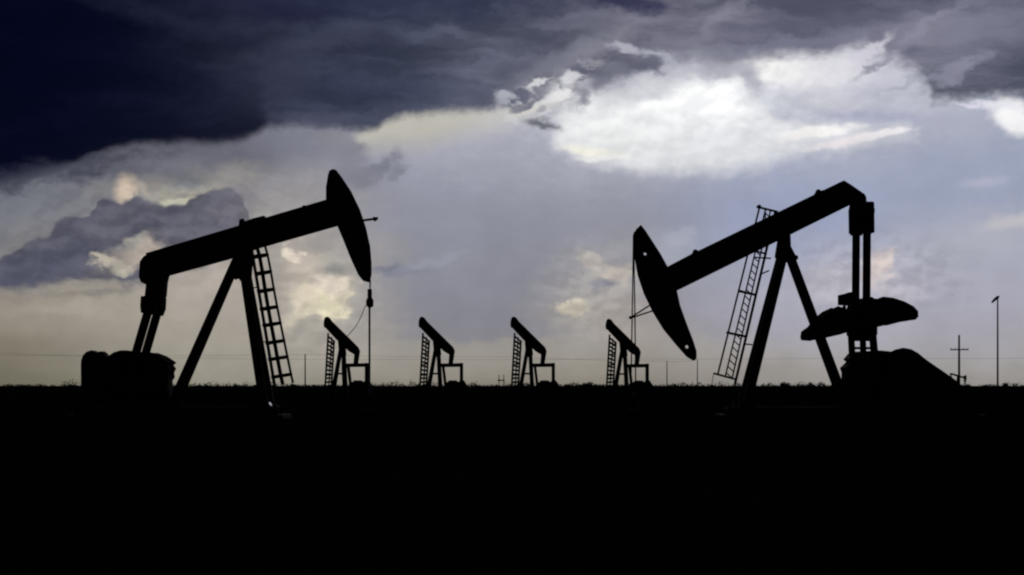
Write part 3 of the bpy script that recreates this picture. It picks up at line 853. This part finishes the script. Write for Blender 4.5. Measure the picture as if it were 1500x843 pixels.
lay(blob(W1, 1000, 185, 70, 16, -4, .8), (240,241,243), .7)
lay(blob(W1, 1138, 104, 46, 14, 8, .6), (255,254,250), .97)
lay(blob(W1, 1200, 108, 60, 18, 4, .9), (226,225,230), .7)
lay(blob(W1, 1040, 212, 110, 16, -6, .9), (222,224,228), .6)
lay(blob(W2, 1195, 195, 60, 8, -6, .5), (246,244,242), .95)
lay(blob(W2, 1250, 205, 60, 5, -12, .6), (234,226,228), .8)
lay(blob(W2, 1300, 196, 36, 4.5, -8, .5), (238,234,238), .95)
lay(blob(W2, 862, 221, 34, 6, 6, .8), (244,242,226), .85)
lay(blob(W2, 880, 231, 30, 4, -4, .7), (236,236,232), .7)
lay(blob(W1, 1098, 112, 12, 34, -36, .7), (176,177,188), .85)
lay(blob(W1, 1060, 98, 50, 11, 4, .8), (166,167,178), .85)
lay(blob(W1, 1150, 150, 60, 13, 6, .9), (198,200,210), .8)
lay(blob(W1, 955, 134, 36, 12, -30, .9), (204,205,212), .8)
lay(blob(W2, 1482, 170, 34, 20, 36, .5), (248,248,249), .95)
lay(blob(W1, 1462, 158, 24, 8, 10, .6), (226,226,236), .8)
lay(blob(W1, 1424, 151, 20, 5, 4, .6), (226,224,240), .8)
# billows: each heap is lit from the upper right
bil = None
for q in ((200,345,230,75,-10), (455,425,80,80,0), (1280,400,110,55,0), (880,420,80,60,0)):
    k = blob(W3, *q, .6); bil = k if bil is None else M('MAXIMUM', bil, k)
rl = mixc(smooth(relief, -.09, .09), (.88,.88,.89), (1.11,1.11,1.10))
col = mixc(bil, col, mixc(1.0, col, rl, 'MULTIPLY'))
rl2 = mixc(smooth(relief, -.09, .09), (.93,.935,.945), (1.05,1.05,1.05))
col = mixc(blob(W3, 1060, 172, 290, 74, -3, .6), col, mixc(1.0, col, rl2, 'MULTIPLY'))
# --- the storm deck
deck = ramp(M('ADD', x2, M('MULTIPLY', M('SUBTRACT', y2, 100), .25)), [(-200,(4,6,24)),(0,(7,10,29)),(140,(13,16,35)),(260,(25,28,46)),(360,(38,41,58)),(450,(48,53,72)),(560,(60,65,84)),(660,(80,85,103)),(780,(92,95,112)),(900,(104,104,120)),(1050,(112,112,129)),(1180,(98,99,117)),(1260,(98,99,117)),(1340,(110,111,128)),(1420,(101,103,120)),(1520,(95,98,115))], -250, 1550)
streak = noise(W1, 230, 46, 6, (2.2, 6.1, 3.3), rough=.58)
deck = mixc(1.0, deck, mixc(smooth(streak.outputs['Fac'], .32, .68), (.60,.62,.66), (1.46,1.43,1.38)), 'MULTIPLY')
lay(band(W2, bot=[(-300,330),(0,265),(120,235),(200,210),(350,200),(400,184),(470,183),(520,190),(550,188),(566,176),(600,168),(640,164),(740,157),(775,148),(800,120),(840,60),(900,-100),(1800,-200)], sb=10), deck)
lay(band(W1, bot=[(-300,-200),(560,-100),(640,90),(720,150),(775,148),(812,142),(850,134),(900,120),(950,100),(975,86),(1010,84),(1080,86),(1110,82),(1200,79),(1250,73),(1280,76),(1300,88),(1330,101),(1352,112),(1366,132),(1378,145),(1410,143),(1440,139),(1500,143),(1700,150)], sb=16), deck)
lay(blob(W2, 470, 176, 70, 9, 1, .8), (82,85,104), .6)
lay(blob(W2, 1060, 82, 70, 8, 0, .9), (122,123,139), .7)
# torn edge: bright flecks, dark finger cloud, stray scraps
nT = noise(W1, 30, 20, 5, (4.2, 1.1, 8.0), rough=.55)
torn = M('MULTIPLY', blob(W3, 812, 132, 76, 26, -22, .7), smooth(nT.outputs['Fac'], .44, .58))
lay(torn, (212,212,217), .9)
finger = mixc(smooth(nD.outputs['Fac'], .35, .65), lin((92,93,110)), lin((112,113,128)))
lay(blob(W1, 850, 78, 90, 12, -24, .9), (138,138,152), .75)
lay(blob(W1, 800, 98, 66, 9, -30, .9), (112,114,130), .6)
lay(blob(W1, 742, 140, 12, 7, 10, .6), (190,192,202), .85)
lay(blob(W1, 797, 122, 20, 5, -34, .5), (214,214,218), .9)
lay(blob(W1, 838, 111, 11, 8, -20, .5), (214,214,220), .95)
lay(blob(W1, 818, 138, 30, 10, -28, .6), (230,230,231), .9)
lay(blob(W1, 866, 124, 16, 8, -20, .7), (188,190,200), .8)
lay(blob(W1, 780, 158, 30, 6, -10, .7), (208,206,200), .8)
lay(blob(W1, 908, 72, 24, 5, 14, .7), (180,181,192), .85)
lay(blob(W1, 960, 84, 30, 6, 14, .7), (176,178,190), .85)
lay(blob(W1, 914, 103, 50, 14, -6, .65), finger, .95)
lay(blob(W1, 955, 97, 14, 10, -20, .65), finger, .9)
lay(blob(W2, 880, 120, 18, 14, -50, .6), finger, .8)
lay(blob(W4, 855, 146, 12, 13, 30, .8), (124,125,138), .85)
lay(blob(W1, 790, 138, 26, 5, -35, .6), (106,108,124), .8)
lay(blob(W1, 762, 155, 16, 5, -20, .6), (112,113,128), .8)
lay(blob(W1, 797, 182, 22, 6, 8, .7), (106,108,117), .95)
lay(blob(W1, 796, 160, 8, 6, -30, .6), (150,151,160), .7)
lay(blob(W1, 1268, 83, 36, 6, -36, .8), (212,210,220), .85)
lay(blob(W4, 1276, 98, 28, 5, -24, .8), (136,136,152), .75)
lay(blob(W4, 1330, 120, 40, 6, -24, .8), (150,152,168), .45)
lay(blob(W4, 1385, 112, 46, 8, -30, .8), (140,141,158), .7)
lay(blob(W4, 1420, 95, 26, 8, -30, .8), (140,140,158), .7)
lay(blob(W4, 1345, 48, 66, 7, -32, .9), (140,140,158), .75)
lay(blob(W1, 1440, 30, 50, 9, -20, .9), (122,123,140), .6)
lay(blob(W1, 1180, 36, 120, 12, -4, .9), (92,94,113), .7)
lay(blob(W1, 1160, 62, 110, 7, -4, .9), (126,128,146), .6)
lay(blob(W1, 1060, 26, 40, 8, -40, .9), (134,134,150), .7)
lay(blob(W4, 556, 248, 32, 12, -24, .8), (116,117,131), .85)
lay(blob(W4, 583, 256, 12, 8, -40, .8), (124,125,138), .7)
lay(blob(W1, 525, 262, 34, 14, 10, .8), (126,126,138), .75)
lay(blob(W1, 512, 240, 24, 20, 0, .8), (124,124,136), .6)
lay(blob(W2, 520, 214, 12, 8, 10, .6), (128,128,138), .8)
lay(blob(W1, 488, 206, 30, 12, 10, .8), (134,133,141), .7)
# the navy heart of the storm
navy = ramp(x2, [(-100,(4,6,26)),(60,(6,9,30)),(180,(13,16,36)),(300,(20,23,42)),(390,(30,33,50))], -150, 420)
navy = mixc(1.0, navy, mixc(smooth(streak.outputs['Fac'], .35, .65), (.75,.76,.8), (1.3,1.28,1.22)), 'MULTIPLY')
lay(band(W2, top=[(-300,-400),(60,-200),(140,-20),(200,50),(260,90),(330,122),(380,145),(392,205),(430,340)], bot=[(-300,340),(0,268),(90,240),(140,218),(170,210),(250,208),(345,206),(378,192),(392,184),(430,120)], st=55, sb=11, torn=False), navy, .92)
lay(blob(W4, 60, 258, 130, 14, -12, .9), (52,54,71), .75)
lay(blob(W3, 60, 40, 190, 130, 0, .9), (4,7,28), .6)
lay(blob(W1, 420, 12, 80, 20, 0, .9), (24,26,52), .8)
lay(blob(W1, 920, 2, 60, 11, 5, .7), (40,42,74), .85)
lay(blob(W1, 640, 4, 190, 22, 0, .9), (40,45,72), .75)
lay(blob(W1, 590, 130, 110, 18, 4, .9), (48,53,75), .6)
lay(blob(W1, 470, 62, 110, 10, -12, .9), (62,65,84), .6)
lay(blob(W1, 420, 110, 30, 40, 20, .9), (54,57,76), .6)
lay(blob(W1, 280, 40, 120, 12, 14, .9), (36,39,60), .6)
# overhead, to the sides and behind: unseen overcast, set dark so the ground stays black
over = mixc(smooth(nC.outputs['Fac'], .35, .7), lin((22,24,36)), lin((40,42,54)))
lay(smooth(yr, -60, -420), over)
lay(smooth(M('ABSOLUTE', M('SUBTRACT', xr, 750.0)), 1050, 2300), over, .9)
# cloud mottling
sh = noise(CH, 95, 900, 3, (.3, .2, 7.0))
# long faint shafts of rain light below the bright opening
shaft = mixc(smooth(sh.outputs['Fac'], .3, .7), (.97,.97,.97), (1.03,1.03,1.03))
col = mixc(1.0, col, shaft, 'MULTIPLY')
mott = mixc(smooth(nD.outputs['Fac'], .3, .7), (.965,.965,.968), (1.035,1.035,1.032))
col = mixc(1.0, col, mott, 'MULTIPLY')
bg = N.new('ShaderNodeBackground'); bg.inputs['Strength'].default_value = STR
LK.new(col, bg.inputs['Color'])
wo = N.new('ShaderNodeOutputWorld'); LK.new(bg.outputs[0], wo.inputs['Surface'])
print('world nodes', len(N))
